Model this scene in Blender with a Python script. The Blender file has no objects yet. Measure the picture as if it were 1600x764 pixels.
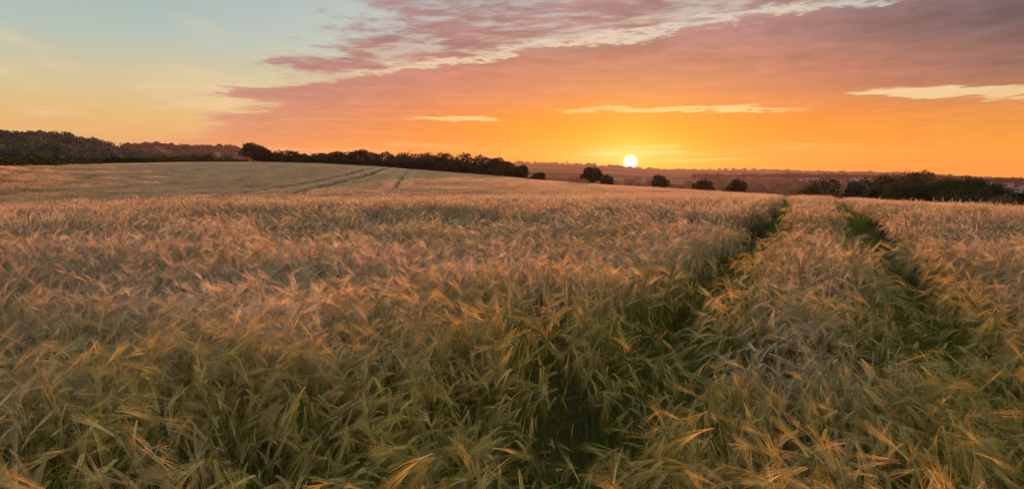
import bpy, math, random
import numpy as np
from mathutils import Vector

random.seed(7)
RNG = np.random.default_rng(11)
SC = bpy.context.scene
COL = SC.collection
R = math.radians

# ------------------------------------------------------------------ camera
EYE = 1.85                      # eye height above the soil at the camera
CROP = 0.80                     # height of the barley
FPX = 1067.0                    # focal length in pixels of a 1600 px wide frame (24 mm lens)
PITCH = math.atan((382 - 265) / FPX)
cam_d = bpy.data.cameras.new('camera')
cam_d.sensor_width = 36.0
cam_d.lens = 36.0 * FPX / 1600.0
cam_d.clip_start = 0.05
cam_d.clip_end = 30000.0
cam = bpy.data.objects.new('camera', cam_d)
cam.location = (0, 0, EYE)
cam.rotation_euler = (math.pi / 2 - PITCH, 0, 0)
COL.objects.link(cam)
SC.camera = cam


def ray(px, py):
    """unit direction of a point of the view"""
    a, b = (px - 800) / FPX, (382 - py) / FPX
    v = Vector((a, math.cos(PITCH) + b * math.sin(PITCH), -math.sin(PITCH) + b * math.cos(PITCH)))
    return v.normalized()


# ------------------------------------------------------------------ sky, sun, exposure
SUN_DIR = ray(985, 254)
SUN_EL = math.asin(SUN_DIR.z)
SUN_AZ = math.atan2(SUN_DIR.x, SUN_DIR.y)      # from +Y towards +X
LAMP_EL = R(2.5)
SUN_STRENGTH = 3.3
SUN_COLOR = (1.0, 0.39, 0.13)

SC.view_settings.view_transform = 'Standard'
SC.view_settings.look = 'None'
SC.view_settings.gamma = 1.0
SC.view_settings.use_curve_mapping = False
EXPOSURE = 1.4                  # exposed for the field, as the photograph is
SC.view_settings.exposure = EXPOSURE


def lin(r, g, b):
    def f(c):
        c /= 255.0
        return c / 12.92 if c <= 0.04045 else ((c + 0.055) / 1.055) ** 2.4
    return (f(r), f(g), f(b), 1.0)


class G:
    """small helper to write node trees as expressions"""
    def __init__(self, tree):
        self.t = tree
        tree.nodes.clear()

    def node(self, kind, **kw):
        n = self.t.nodes.new(kind)
        for k, v in kw.items():
            setattr(n, k, v)
        return n

    def put(self, sock, val):
        if isinstance(val, S):
            self.t.links.new(val.s, sock)
        elif isinstance(val, bpy.types.NodeSocket):
            self.t.links.new(val, sock)
        else:
            sock.default_value = val

    def m(self, op, a, b=None, c=None, clamp=False):
        n = self.node('ShaderNodeMath', operation=op, use_clamp=clamp)
        self.put(n.inputs[0], a)
        if b is not None:
            self.put(n.inputs[1], b)
        if c is not None:
            self.put(n.inputs[2], c)
        return S(self, n.outputs[0])

    def smooth(self, x, lo, hi, a=0.0, b=1.0):
        n = self.node('ShaderNodeMapRange', interpolation_type='SMOOTHSTEP')
        self.put(n.inputs[0], x)
        for i, v in zip((1, 2, 3, 4), (lo, hi, a, b)):
            n.inputs[i].default_value = v
        return S(self, n.outputs[0])

    def vec(self, x, y, z):
        n = self.node('ShaderNodeCombineXYZ')
        for i, v in enumerate((x, y, z)):
            self.put(n.inputs[i], v)
        return S(self, n.outputs[0])

    def noise(self, v, scale, detail=4.0, rough=0.5, dist=0.0, color=False):
        n = self.node('ShaderNodeTexNoise')
        self.put(n.inputs['Vector'], v)
        n.inputs['Scale'].default_value = scale
        n.inputs['Detail'].default_value = detail
        n.inputs['Roughness'].default_value = rough
        n.inputs['Distortion'].default_value = dist
        return S(self, n.outputs[1 if color else 0])

    def mix(self, f, a, b, blend='MIX'):
        n = self.node('ShaderNodeMix', data_type='RGBA', blend_type=blend)
        self.put(n.inputs[0], f)
        self.put(n.inputs[6], a)
        self.put(n.inputs[7], b)
        return S(self, n.outputs[2])

    def ramp(self, x, stops):
        n = self.node('ShaderNodeValToRGB')
        self.put(n.inputs[0], x)
        e = n.color_ramp.elements
        while len(e) < len(stops):
            e.new(0.5)
        for el, (p, c) in zip(e, stops):
            el.position = p
            el.color = c
        return S(self, n.outputs[0])


class S:
    def __init__(self, g, s):
        self.g, self.s = g, s

    def __add__(self, o): return self.g.m('ADD', self, o)
    def __radd__(self, o): return self.g.m('ADD', o, self)
    def __sub__(self, o): return self.g.m('SUBTRACT', self, o)
    def __rsub__(self, o): return self.g.m('SUBTRACT', o, self)
    def __mul__(self, o): return self.g.m('MULTIPLY', self, o)
    def __rmul__(self, o): return self.g.m('MULTIPLY', o, self)
    def __truediv__(self, o): return self.g.m('DIVIDE', self, o)
    def __rtruediv__(self, o): return self.g.m('DIVIDE', o, self)
    def clamp(self): return self.g.m('ADD', self, 0.0, clamp=True)


def build_world():
    w = bpy.data.worlds.new('World')
    SC.world = w
    w.use_nodes = True
    g = G(w.node_tree)
    tc = g.node('ShaderNodeTexCoord')
    sep = g.node('ShaderNodeSeparateXYZ')
    g.put(sep.inputs[0], tc.outputs['Generated'])
    x, y, z = (S(g, sep.outputs[i]) for i in range(3))
    z0 = g.m('MAXIMUM', z, 0.0)
    hor = g.m('SQRT', x * x + y * y + 1e-6)
    # angles to the sun
    ca = (x * SUN_DIR.x + y * SUN_DIR.y) / (hor * math.hypot(SUN_DIR.x, SUN_DIR.y))   # cos of azimuth difference
    side = (x * SUN_DIR.y - y * SUN_DIR.x) / hor                                       # + right of the sun
    dx = side
    dz = z - SUN_DIR.z
    front = g.smooth(y, -0.2, 0.3)
    # the cloud layer as a plane overhead
    k = 1.0 / (z0 + 0.01)
    u, v = x * k, y * k
    lv = g.m('LOGARITHM', v * v + u * u * 0.2 + 1.0, 2.718)
    p = g.vec(u * 0.75, v * 0.62, 0.0)
    n_big = g.noise(g.vec(u * 0.8, v * 0.75, 5.0), 0.62, 4.0, 0.55, 0.4)
    n_mid = g.noise(p, 2.3, 9.0, 0.60, 0.2)
    n_fine = g.noise(g.vec(u, v * 0.8, 3.3), 6.5, 7.0, 0.70, 0.3)
    # screen of streaks, thin in height, long sideways, for the low sky
    ps = g.vec(side * 7.0, z0 * 95.0, 1.7)
    n_str = g.noise(ps, 1.0, 7.0, 0.62, 0.5)
    edge = u + v * 0.58 - 1.72
    body = g.m('MINIMUM', edge * 0.5, 0.95) + (n_big - 0.5) * 1.3 * g.smooth(edge, 3.0, 0.6) + (n_mid - 0.5) * 1.5 + (n_fine - 0.5) * 1.1

    def bump(d, w_):
        q = d / w_
        return g.m('EXPONENT', q * q * -1.0)
    line1 = u + v * 1.23 - 6.9
    gap1 = bump(line1 + (n_mid - 0.5) * 2.2 + (n_fine - 0.5) * 1.6, 0.18)
    g1lim = g.smooth(v, 2.6, 3.6) * g.smooth(v, 8.4, 6.4)
    gap2 = bump(u - 5.3, 1.2) * bump(v - 8.15 + (n_mid - 0.5) * 1.8, 0.56)
    gap2b = bump(u - 7.3, 1.0) * bump(v - 8.9 + (n_mid - 0.5) * 1.2, 0.35)
    gap3 = bump(u - 2.5, 2.1) * bump(v - 10.5 + (n_mid - 0.5) * 3.0 + u * 0.05, 0.62)
    gap4 = bump(u + 1.0, 1.0) * bump(v - 12.0 + (n_mid - 0.5) * 2.4, 0.62)
    above = g.smooth(line1 + (n_mid - 0.5) * 1.6, 0.35, -0.15) * g.smooth(v, 8.5, 6.5)
    body = body - gap2 * 2.0 - gap2b * 1.3 - gap3 * (1.15 + (n_fine - 0.4) * 3.0) - gap4 * (1.0 + (n_fine - 0.4) * 3.0)
    # the long fingers of the cloud edge
    for cu, cv, su, sv, am in ((-0.52, 5.05, 0.6, 0.33, 0.75), (-1.65, 6.1, 0.75, 0.36, 0.8), (-2.7, 8.4, 1.1, 0.7, 0.65), (-0.1, 4.0, 0.6, 0.42, 0.75), (-4.2, 11.6, 1.0, 0.6, 0.4)):
        body = body + bump(u - cu + (n_big - 0.5) * 0.8, su) * bump(v - cv + (u - cu) * 0.12 + (n_mid - 0.5) * 0.9, sv) * am
    low = g.smooth(v, 26.0, 13.0)
    body = body * low + (1.0 - low) * ((n_str - 0.42) * 2.4 + edge * 0.02)
    dens = g.smooth(body, -0.15, 0.36)
    # above the bright rift the layer breaks into soft small cells
    cells = g.smooth(g.noise(g.vec(u * 0.9 + v * 0.3, v * 1.1, 2.2), 3.4, 6.0, 0.58, 0.3), 0.36, 0.58)
    dens = dens * (1.0 - above * (1.0 - cells) * 0.62) * (1.0 - gap1 * g1lim * 0.85)
    st = [0.0, 0.03, 0.07, 0.11, 0.17, 0.25, 0.5, 1.0]
    clear_l = g.ramp(z0, list(zip(st, [lin(236, 162, 88), lin(238, 180, 106), lin(234, 194, 130), lin(218, 202, 158), lin(184, 200, 188), lin(162, 188, 193), lin(176, 203, 214), lin(172, 198, 214)])))
    clear_s = g.ramp(z0, list(zip(st, [lin(255, 142, 0), lin(255, 172, 14), lin(255, 220, 150), lin(250, 230, 190), lin(218, 220, 208), lin(192, 206, 208), lin(186, 204, 212), lin(172, 198, 214)])))
    cl_s = g.ramp(z0, list(zip(st, [lin(255, 132, 0), lin(246, 136, 8), lin(238, 130, 54), lin(214, 130, 110), lin(170, 124, 122), lin(158, 132, 137), lin(178, 136, 140), lin(172, 138, 144)])))
    cl_f = g.ramp(z0, list(zip(st, [lin(240, 150, 14), lin(240, 160, 30), lin(226, 148, 74), lin(146, 108, 98), lin(88, 84, 92), lin(110, 101, 110), lin(156, 124, 128), lin(172, 138, 144)])))
    cl_l = g.ramp(z0, list(zip(st, [lin(238, 150, 84), lin(234, 156, 98), lin(212, 152, 126), lin(186, 140, 132), lin(166, 132, 134), lin(166, 140, 146), lin(168, 138, 146), lin(172, 138, 144)])))
    ws = g.smooth(g.m('ABSOLUTE', side), 0.62, 0.10) * g.smooth(ca, 0.0, 0.5)
    clear = g.mix(ws, clear_l, clear_s)
    wr = g.smooth(side, 0.08, 0.52)
    wl = g.smooth(side * -1.0, 0.12, 0.62)
    cloud = g.mix(wl, g.mix(wr, cl_s, cl_f), cl_l)
    # relief of the cloud base
    sh = 1.0 + (g.smooth(n_mid * 0.65 + n_fine * 0.35 + n_big * 0.25, 0.42, 0.83) - 0.48) * (0.26 + 0.28 * g.smooth(v, 8.0, 5.0))
    cloud = g.mix(1.0, cloud, g.vec(sh, sh, sh), 'MULTIPLY')
    # thin bright rims where the layer is thin
    rim = g.smooth(body, -0.05, 0.16) * g.smooth(body, 0.45, 0.16) * g.smooth(z0, 0.16, 0.05) * 0.22
    cloud = g.mix(rim, cloud, lin(255, 214, 160))
    # pale wisps in the clear part
    wv = g.vec(u * 0.9 + v * 0.35, v * 0.45 - u * 0.15, 8.0)
    wisp = g.smooth(g.noise(wv, 0.75, 6.0, 0.60, 0.8), 0.48, 0.74) * 0.55 * g.smooth(z0, 0.02, 0.08)
    clear = g.mix(wisp, clear, lin(252, 222, 176))
    sky = g.mix(dens, clear, cloud)
    # glow round the sun, low and wide, with streaks of bright thin cloud
    qx, qz = dx / 0.155, dz / 0.062
    glow = g.m('EXPONENT', g.m('SQRT', qx * qx + qz * qz + 0.05) * -1.15) * front
    sky = g.mix((glow * 1.8).clamp(), sky, lin(255, 186, 0))
    stre = g.smooth(n_str, 0.54, 0.72) * bump(dz - 0.012, 0.016) * g.smooth(g.m('ABSOLUTE', dx), 0.55, 0.02) * front
    sky = g.mix(stre * 0.8, sky, lin(255, 236, 120))
    qx, qz = dx / 0.060, (dz - 0.011) / 0.010
    hot = g.m('EXPONENT', (qx * qx + qz * qz) * -1.0) * front * g.smooth(n_str, 0.36, 0.60)
    sky = g.mix((hot * 0.9).clamp(), sky, (1.0, 0.86, 0.30, 1.0))
    # the physical sky adds its share
    ny = g.node('ShaderNodeTexSky', sky_type='NISHITA')
    ny.sun_disc = False
    ny.sun_elevation = LAMP_EL
    ny.sun_rotation = SUN_AZ
    ny.altitude = 60.0
    ny.air_density = 1.0
    ny.dust_density = 1.5
    nys = g.mix(1.0, ny.outputs[0], (0.05, 0.05, 0.05, 1.0), 'MULTIPLY')
    sky = g.mix(0.06, sky, nys)
    # the disc of the sun
    cosang = x * SUN_DIR.x + y * SUN_DIR.y + z * SUN_DIR.z
    ang = g.m('SQRT', g.m('MAXIMUM', (1.0 - cosang) * 2.0, 0.0))
    core = g.smooth(ang, 0.0125, 0.0010)
    halo = g.m('EXPONENT', ang / -0.024) * 1.2
    sky = g.mix(halo.clamp(), sky, (1.15, 0.80, 0.10, 1.0))
    sky = g.mix(core, sky, (6.0, 4.6, 2.6, 1.0))
    bg = g.node('ShaderNodeBackground')
    g.put(bg.inputs[0], sky)
    bg.inputs[1].default_value = 2.0 ** -EXPOSURE
    out = g.node('ShaderNodeOutputWorld')
    g.t.links.new(bg.outputs[0], out.inputs[0])
    w.cycles.sampling_method = 'MANUAL'
    w.cycles.sample_map_resolution = 1024


build_world()
sun_d = bpy.data.lights.new('sun', 'SUN')
sun_d.energy = SUN_STRENGTH
sun_d.angle = R(0.5)
sun_d.color = SUN_COLOR
sun = bpy.data.objects.new('sun', sun_d)
LAMP_DIR = Vector((math.sin(SUN_AZ) * math.cos(LAMP_EL), math.cos(SUN_AZ) * math.cos(LAMP_EL), math.sin(LAMP_EL)))
sun.rotation_euler = (-LAMP_DIR).to_track_quat('-Z', 'Y').to_euler()
sun.location = (0, 0, 60)
COL.objects.link(sun)

cy = SC.cycles
cy.max_bounces = 6
cy.diffuse_bounces = 4
cy.glossy_bounces = 2
cy.transmission_bounces = 3
cy.transparent_max_bounces = 8
cy.volume_bounces = 0
cy.use_denoising = True

# ------------------------------------------------------------------ terrain
# each column: bearing (as view px), crop-top heights relative to the eye at growing distance
def pchip(xk, yk, x):
    xk, yk = np.asarray(xk, float), np.asarray(yk, float)
    h, d = np.diff(xk), np.diff(yk) / np.diff(xk)
    m = np.zeros_like(yk)
    for i in range(1, len(xk) - 1):
        if d[i - 1] * d[i] > 0:
            w1, w2 = 2 * h[i] + h[i - 1], h[i] + 2 * h[i - 1]
            m[i] = (w1 + w2) / (w1 / d[i - 1] + w2 / d[i])
    m[0], m[-1] = d[0], d[-1]
    x = np.clip(x, xk[0], xk[-1])
    i = np.clip(np.searchsorted(xk, x) - 1, 0, len(h) - 1)
    t = (x - xk[i]) / h[i]
    return ((1 + 2 * t) * (1 - t) ** 2 * yk[i] + t * (1 - t) ** 2 * h[i] * m[i]
            + t * t * (3 - 2 * t) * yk[i + 1] + t * t * (t - 1) * h[i] * m[i + 1])


def hh(py, d):
    return -(py - 265) / FPX * d


KP = [-500, -100, 0, 150, 300, 400, 500, 600, 700, 800, 850, 950, 1000, 1100, 1200, 1250, 1300, 1400, 1450, 1500, 1600, 2000]
CREST_Y = [266, 263, 262, 259, 255.5, 255, 257, 262, 270, 278, 283, 290, 292, 298, 303.5, 305.5, 306.5, 311, 312, 311.5, 316, 322]
CREST_D = [90, 115, 130, 190, 250, 250, 230, 210, 195, 185, 180, 165, 150, 110, 75, 62, 62, 75, 85, 92, 90, 70]
R45 = [-2.4, -2.45, -2.45, -2.45, -2.45, -2.45, -2.42, -2.35, -2.25, -2.1, -2.05, -1.95, -1.9, -1.88, -1.88, -1.85, -1.85, -2.05, -2.1, -2.1, -2.25, -2.4]
R65 = [-2.7, -2.8, -2.9, -2.95, -2.95, -2.95, -2.9, -2.85, -2.75, -2.6, -2.55, -2.45, -2.4, -2.42, None, None, None, None, None, None, None, None]
RAD = np.concatenate([np.linspace(0, 30, 31), np.geomspace(31.5, 4700, 150)])


def far_knots(px, dc, hc):
    ip = lambda xs, ys: float(np.interp(px, xs, ys))
    k = [(dc + 25, hc - ip([500, 800, 1000, 1200, 1600], [0.15, 0.5, 1.0, 1.3, 0.8])),
         (dc + 90, hc - ip([500, 800, 1000, 1200, 1600], [1.2, 4.0, 6.0, 7.0, 5.0]))]
    k.append((420, ip([-200, 300, 500, 700, 820, 1000, 1300, 1700], [0.5, 0, -4, -12, -18, -24, -28, -28])))
    k.append((740, ip([-300, 0, 70, 130, 200, 250, 300, 400, 600, 820, 1100, 1700], [19, 22, 24, 21, 12, 3, -3, -5, -14, -28, -36, -38])))
    k.append((1100, ip([0, 250, 400, 600, 820, 1100, 1700], [10, 0, -5, -14, -29, -36, -40])))
    k.append((1800, ip([0, 250, 500, 700, 820, 960, 1050, 1100, 1200, 1300, 1400, 1500, 1600, 1800], [30, 25, 15, -5, -17, -20, -23, -24, -21, -23, -25, -27, -30, -32])))
    k.append((2500, ip([0, 180, 215, 250, 300, 330, 355, 380, 420, 480, 560, 700, 820, 960, 1050, 1300, 1700], [56, 66, 70, 73, 65, 64, 70, 62, 46, 30, 18, 10, -6, -12, -30, -42, -60])))
    k.append((3800, ip([0, 500, 700, 820, 900, 960, 1000, 1050, 1110, 1140, 1170, 1200, 1250, 1300, 1400, 1440, 1520, 1600, 1900], [40, 40, 40, 36, 26, 17, 6, -2, -4, -2, 1, -4, -9, -13, -17, -22, -37, -44, -50])))
    k.append((4500, -30 - 20))
    k.append((6000, -60))
    return k


def build_table():
    prof = []
    for i, px in enumerate(KP):
        dc, hc = CREST_D[i], hh(CREST_Y[i], CREST_D[i])
        k = [(0, -1.05), (10, -1.07), (21, -1.09 if px < 800 else -1.16), (45, R45[i])]
        if R65[i] is not None and dc > 85:
            k.append((65, R65[i]))
        prof.append((k + [(dc, hc)], dc, hc))
    azk = np.array([math.atan((p - 800) / FPX) for p in KP])
    az = np.radians(np.arange(-58, 58.01, 0.25))
    near = np.array([pchip(*zip(*(p[0] + [(p[1] + 25, p[2] - 0.4), (p[1] + 90, p[2] - 3), (6000, -60)])), RAD) for p in prof])
    dcs, hcs = np.interp(az, azk, CREST_D), np.interp(az, azk, [p[2] for p in prof])
    tab = np.zeros((len(az), len(RAD)))
    for j, a in enumerate(az):
        px = 800 + FPX * math.tan(a)
        i = int(np.clip(np.searchsorted(KP, px) - 1, 0, len(KP) - 2))
        t = np.clip((px - KP[i]) / (KP[i + 1] - KP[i]), 0, 1)
        dc = CREST_D[i] * (1 - t) + CREST_D[i + 1] * t
        cyy = CREST_Y[i] * (1 - t) + CREST_Y[i + 1] * t
        hc = hh(cyy, dc)
        h45 = R45[i] * (1 - t) + R45[i + 1] * t
        k = [(0, -1.05), (10, -1.07), (21, float(np.interp(px, [700, 950], [-1.09, -1.16]))), (45, h45)]
        if dc > 88:
            a65 = R65[i] if R65[i] is not None else hh(0, 0) + np.interp(65, [45, dc], [h45, hc])
            b65 = R65[i + 1] if R65[i + 1] is not None else np.interp(65, [45, dc], [h45, hc])
            k.append((65, a65 * (1 - t) + b65 * t))
        k.append((dc, hc))
        k += [q for q in far_knots(px, dc, hc) if q[0] > k[-1][0] + 5]
        tab[j] = pchip(*zip(*k), RAD)
    # soften across bearings
    for _ in range(3):
        q = np.pad(tab, ((1, 1), (0, 0)), mode='edge')
        tab = 0.25 * q[:-2] + 0.5 * q[1:-1] + 0.25 * q[2:]
    return az, tab


T_AZ, T_TAB = build_table()


def vnoise(x, y, seed=0):
    """smooth value noise, -1..1"""
    xi, yi = np.floor(x).astype(np.int64), np.floor(y).astype(np.int64)
    fx, fy = x - xi, y - yi
    fx, fy = fx * fx * (3 - 2 * fx), fy * fy * (3 - 2 * fy)

    def hsh(a, b):
        q = (a * 374761393 + b * 668265263 + seed * 974634777) & 0x7fffffff
        q = ((q ^ (q >> 13)) * 1274126177) & 0x7fffffff
        return ((q ^ (q >> 16)) & 0xffff) / 32767.5 - 1
    return ((hsh(xi, yi) * (1 - fx) + hsh(xi + 1, yi) * fx) * (1 - fy)
            + (hsh(xi, yi + 1) * (1 - fx) + hsh(xi + 1, yi + 1) * fx) * fy)


def terrain(x, y):
    """height of the soil; the eye is at (0, 0, EYE)"""
    x, y = np.asarray(x, float), np.asarray(y, float)
    r = np.hypot(x, y)
    a = np.arctan2(x, y)
    ac = np.clip(a, T_AZ[0], T_AZ[-1])
    fi = np.clip((ac - T_AZ[0]) / (T_AZ[1] - T_AZ[0]), 0, len(T_AZ) - 1.001)
    i = fi.astype(int)
    ti = fi - i
    rc = np.clip(r, 0, RAD[-1] - 1e-3)
    j = np.clip(np.searchsorted(RAD, rc, side='right') - 1, 0, len(RAD) - 2)
    tj = (rc - RAD[j]) / (RAD[j + 1] - RAD[j])
    h = ((T_TAB[i, j] * (1 - tj) + T_TAB[i, j + 1] * tj) * (1 - ti)
         + (T_TAB[i + 1, j] * (1 - tj) + T_TAB[i + 1, j + 1] * tj) * ti)
    # behind the viewer: gently level farmland
    back = np.clip((np.abs(a) - R(55)) / R(40), 0, 1)
    back = back * back * (3 - 2 * back)
    flat = -1.05 - 0.02 * np.minimum(r, 400) - np.clip(r - 400, 0, None) * 0.004
    h = h * (1 - back) + flat * back
    return h + EYE - CROP


def tz(x, y):
    return float(terrain(np.array([x]), np.array([y]))[0])


def crest_d(x, y):
    a = np.arctan2(x, y)
    px = 800 + FPX * np.tan(np.clip(a, -1.2, 1.2))
    return np.interp(px, KP, CREST_D)


def spot(px, d):
    """ground point on the bearing of a view column at distance d"""
    a = math.atan((px - 800) / (FPX * math.cos(PITCH) + (382 - 265) * math.sin(PITCH)))
    x, y = d * math.sin(a), d * math.cos(a)
    return x, y, tz(x, y)


def top_z(py, px, d):
    v = ray(px, py)
    return EYE + v.z / math.hypot(v.x, v.y) * d


# ------------------------------------------------------------------ materials
def material(name):
    m = bpy.data.materials.new(name)
    m.use_nodes = True
    return m, G(m.node_tree)


def finish(g, shader, vol=None):
    o = g.node('ShaderNodeOutputMaterial')
    g.t.links.new(shader, o.inputs[0])


def diffuse_mat(name, col, rough=0.9, spec=0.2, noise_scale=None, vary=0.3, col2=None):
    m, g = material(name)
    b = g.node('ShaderNodeBsdfPrincipled')
    b.inputs['Roughness'].default_value = rough
    b.inputs['Specular IOR Level'].default_value = spec
    c = tuple(col) + (1.0,)
    if noise_scale:
        tc = g.node('ShaderNodeTexCoord')
        n = g.noise(tc.outputs['Object'], noise_scale, 4.0, 0.6)
        c2 = tuple(col2) + (1.0,) if col2 else tuple(q * (1 - vary) for q in col) + (1.0,)
        g.put(b.inputs['Base Color'], g.mix(g.smooth(n, 0.35, 0.65), c2, c))
    else:
        b.inputs['Base Color'].default_value = c
    finish(g, b.outputs[0])
    return m


def leaf_mat(name, c_a, c_b, trans=0.3, scale=0.5):
    """foliage: two leaf tones in clumps, some light through the leaves"""
    m, g = material(name)
    tc = g.node('ShaderNodeTexCoord')
    n = g.noise(tc.outputs['Object'], scale, 3.0, 0.6)
    oi = g.node('ShaderNodeObjectInfo')
    f = g.smooth(n + (S(g, oi.outputs['Random']) - 0.5) * 0.25, 0.38, 0.62)
    c = g.mix(f, tuple(c_a) + (1,), tuple(c_b) + (1,))
    d = g.node('ShaderNodeBsdfPrincipled')
    d.inputs['Roughness'].default_value = 0.75
    d.inputs['Specular IOR Level'].default_value = 0.15
    g.put(d.inputs['Base Color'], c)
    t = g.node('ShaderNodeBsdfTranslucent')
    g.put(t.inputs[0], c)
    mx = g.node('ShaderNodeMixShader')
    mx.inputs[0].default_value = trans
    g.t.links.new(d.outputs[0], mx.inputs[1])
    g.t.links.new(t.outputs[0], mx.inputs[2])
    finish(g, mx.outputs[0])
    return m


def barley_mat():
    m, g = material('barley')
    a = g.node('ShaderNodeAttribute', attribute_name='ripe')
    b = g.node('ShaderNodeAttribute', attribute_name='green')
    k = g.node('ShaderNodeAttribute', attribute_name='greenness', attribute_type='INSTANCER')
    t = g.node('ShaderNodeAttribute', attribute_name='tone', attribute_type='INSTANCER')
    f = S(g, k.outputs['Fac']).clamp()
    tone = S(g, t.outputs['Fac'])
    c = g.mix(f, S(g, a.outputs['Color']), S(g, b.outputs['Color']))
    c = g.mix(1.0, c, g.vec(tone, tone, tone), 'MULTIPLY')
    d = g.node('ShaderNodeBsdfPrincipled')
    d.inputs['Roughness'].default_value = 0.6
    d.inputs['Specular IOR Level'].default_value = 0.15
    g.put(d.inputs['Base Color'], c)
    tr = g.node('ShaderNodeBsdfTranslucent')
    g.put(tr.inputs[0], c)
    mx = g.node('ShaderNodeMixShader')
    mx.inputs[0].default_value = 0.45
    g.t.links.new(d.outputs[0], mx.inputs[1])
    g.t.links.new(tr.outputs[0], mx.inputs[2])
    finish(g, mx.outputs[0])
    return m


def ground_mat():
    m, g = material('ground')
    geo = g.node('ShaderNodeNewGeometry')
    pos = S(g, geo.outputs['Position'])
    att = g.node('ShaderNodeAttribute', attribute_name='field')
    fld = S(g, att.outputs['Fac'])
    n1 = g.noise(pos, 6.0, 5.0, 0.65)
    n2 = g.noise(pos, 0.25, 4.0, 0.6)
    soil = g.mix(g.smooth(n1, 0.3, 0.7), (0.045, 0.034, 0.018, 1), (0.10, 0.075, 0.035, 1))
    soil = g.mix(g.smooth(n2, 0.4, 0.7) * 0.4, soil, (0.06, 0.07, 0.02, 1))
    # farmland beyond: a patchwork of pasture, stubble and ripening corn
    sep = g.node('ShaderNodeSeparateXYZ')
    g.put(sep.inputs[0], pos)
    X, Y = S(g, sep.outputs[0]), S(g, sep.outputs[1])
    vo = g.node('ShaderNodeTexVoronoi', feature='F1')
    g.put(vo.inputs['Vector'], g.vec(X * 0.0058 + Y * 0.0012, Y * 0.0030 - X * 0.0008, 0.0))
    vo.inputs['Scale'].default_value = 1.0
    sc = g.node('ShaderNodeSeparateXYZ')
    g.put(sc.inputs[0], vo.outputs['Color'])
    pick = S(g, sc.outputs[0])
    fields = g.ramp(pick, [(0.0, (0.040, 0.058, 0.020, 1)), (0.28, (0.065, 0.075, 0.026, 1)), (0.45, (0.12, 0.10, 0.05, 1)), (0.60, (0.045, 0.062, 0.020, 1)), (0.82, (0.15, 0.12, 0.06, 1)), (1.0, (0.07, 0.08, 0.03, 1))])
    fields.s.node.color_ramp.interpolation = 'CONSTANT'
    n3 = g.noise(pos, 0.03, 5.0, 0.6)
    q = g.smooth(n3, 0.3, 0.7, 0.75, 1.15)
    fields = g.mix(1.0, fields, g.vec(q, q, q), 'MULTIPLY')
    c = g.mix(fld, fields, soil)
    b = g.node('ShaderNodeBsdfPrincipled')
    b.inputs['Roughness'].default_value = 1.0
    b.inputs['Specular IOR Level'].default_value = 0.0
    g.put(b.inputs['Base Color'], c)
    bp = g.node('ShaderNodeBump')
    bp.inputs['Strength'].default_value = 0.6
    bp.inputs['Distance'].default_value = 0.05
    g.put(bp.inputs['Height'], n1)
    g.t.links.new(bp.outputs[0], b.inputs['Normal'])
    finish(g, b.outputs[0])
    return m


M_BARLEY = barley_mat()
M_GROUND = ground_mat()
M_BARK = diffuse_mat('bark', (0.10, 0.075, 0.055), 0.95, 0.1, 3.0, 0.5)
M_LEAF = leaf_mat('oak_leaves', (0.034, 0.035, 0.016), (0.072, 0.064, 0.027), 0.25, 0.45)
M_LEAF_GREEN = leaf_mat('hawthorn_leaves', (0.042, 0.050, 0.016), (0.085, 0.090, 0.028), 0.25, 0.5)
M_LEAF_HEDGE = leaf_mat('hedge_leaves', (0.028, 0.046, 0.012), (0.060, 0.085, 0.022), 0.25, 0.7)
M_LEAF_WOOD = leaf_mat('wood_leaves', (0.058, 0.062, 0.042), (0.100, 0.100, 0.064), 0.2, 0.08)
M_LEAF_FAR = leaf_mat('far_wood_leaves', (0.026, 0.036, 0.022), (0.05, 0.058, 0.032), 0.2, 0.03)
M_DRY = leaf_mat('dry_stems', (0.22, 0.13, 0.05), (0.34, 0.21, 0.08), 0.35, 2.0)
M_WOOD = diffuse_mat('weathered_wood', (0.42, 0.36, 0.30), 0.85, 0.2, 6.0, 0.4)
M_WIRE = diffuse_mat('galvanised_wire', (0.35, 0.35, 0.36), 0.5, 0.5)
M_WHITE = diffuse_mat('painted_render', (0.52, 0.49, 0.48), 0.85, 0.1, 0.05, 0.35)
M_SLATE = diffuse_mat('slate_roof', (0.13, 0.12, 0.13), 0.7, 0.3, 0.5, 0.3)
M_GLASS = diffuse_mat('window_glass', (0.04, 0.045, 0.05), 0.15, 0.5)
M_STEEL = diffuse_mat('mast_steel', (0.25, 0.24, 0.24), 0.5, 0.4)


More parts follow.
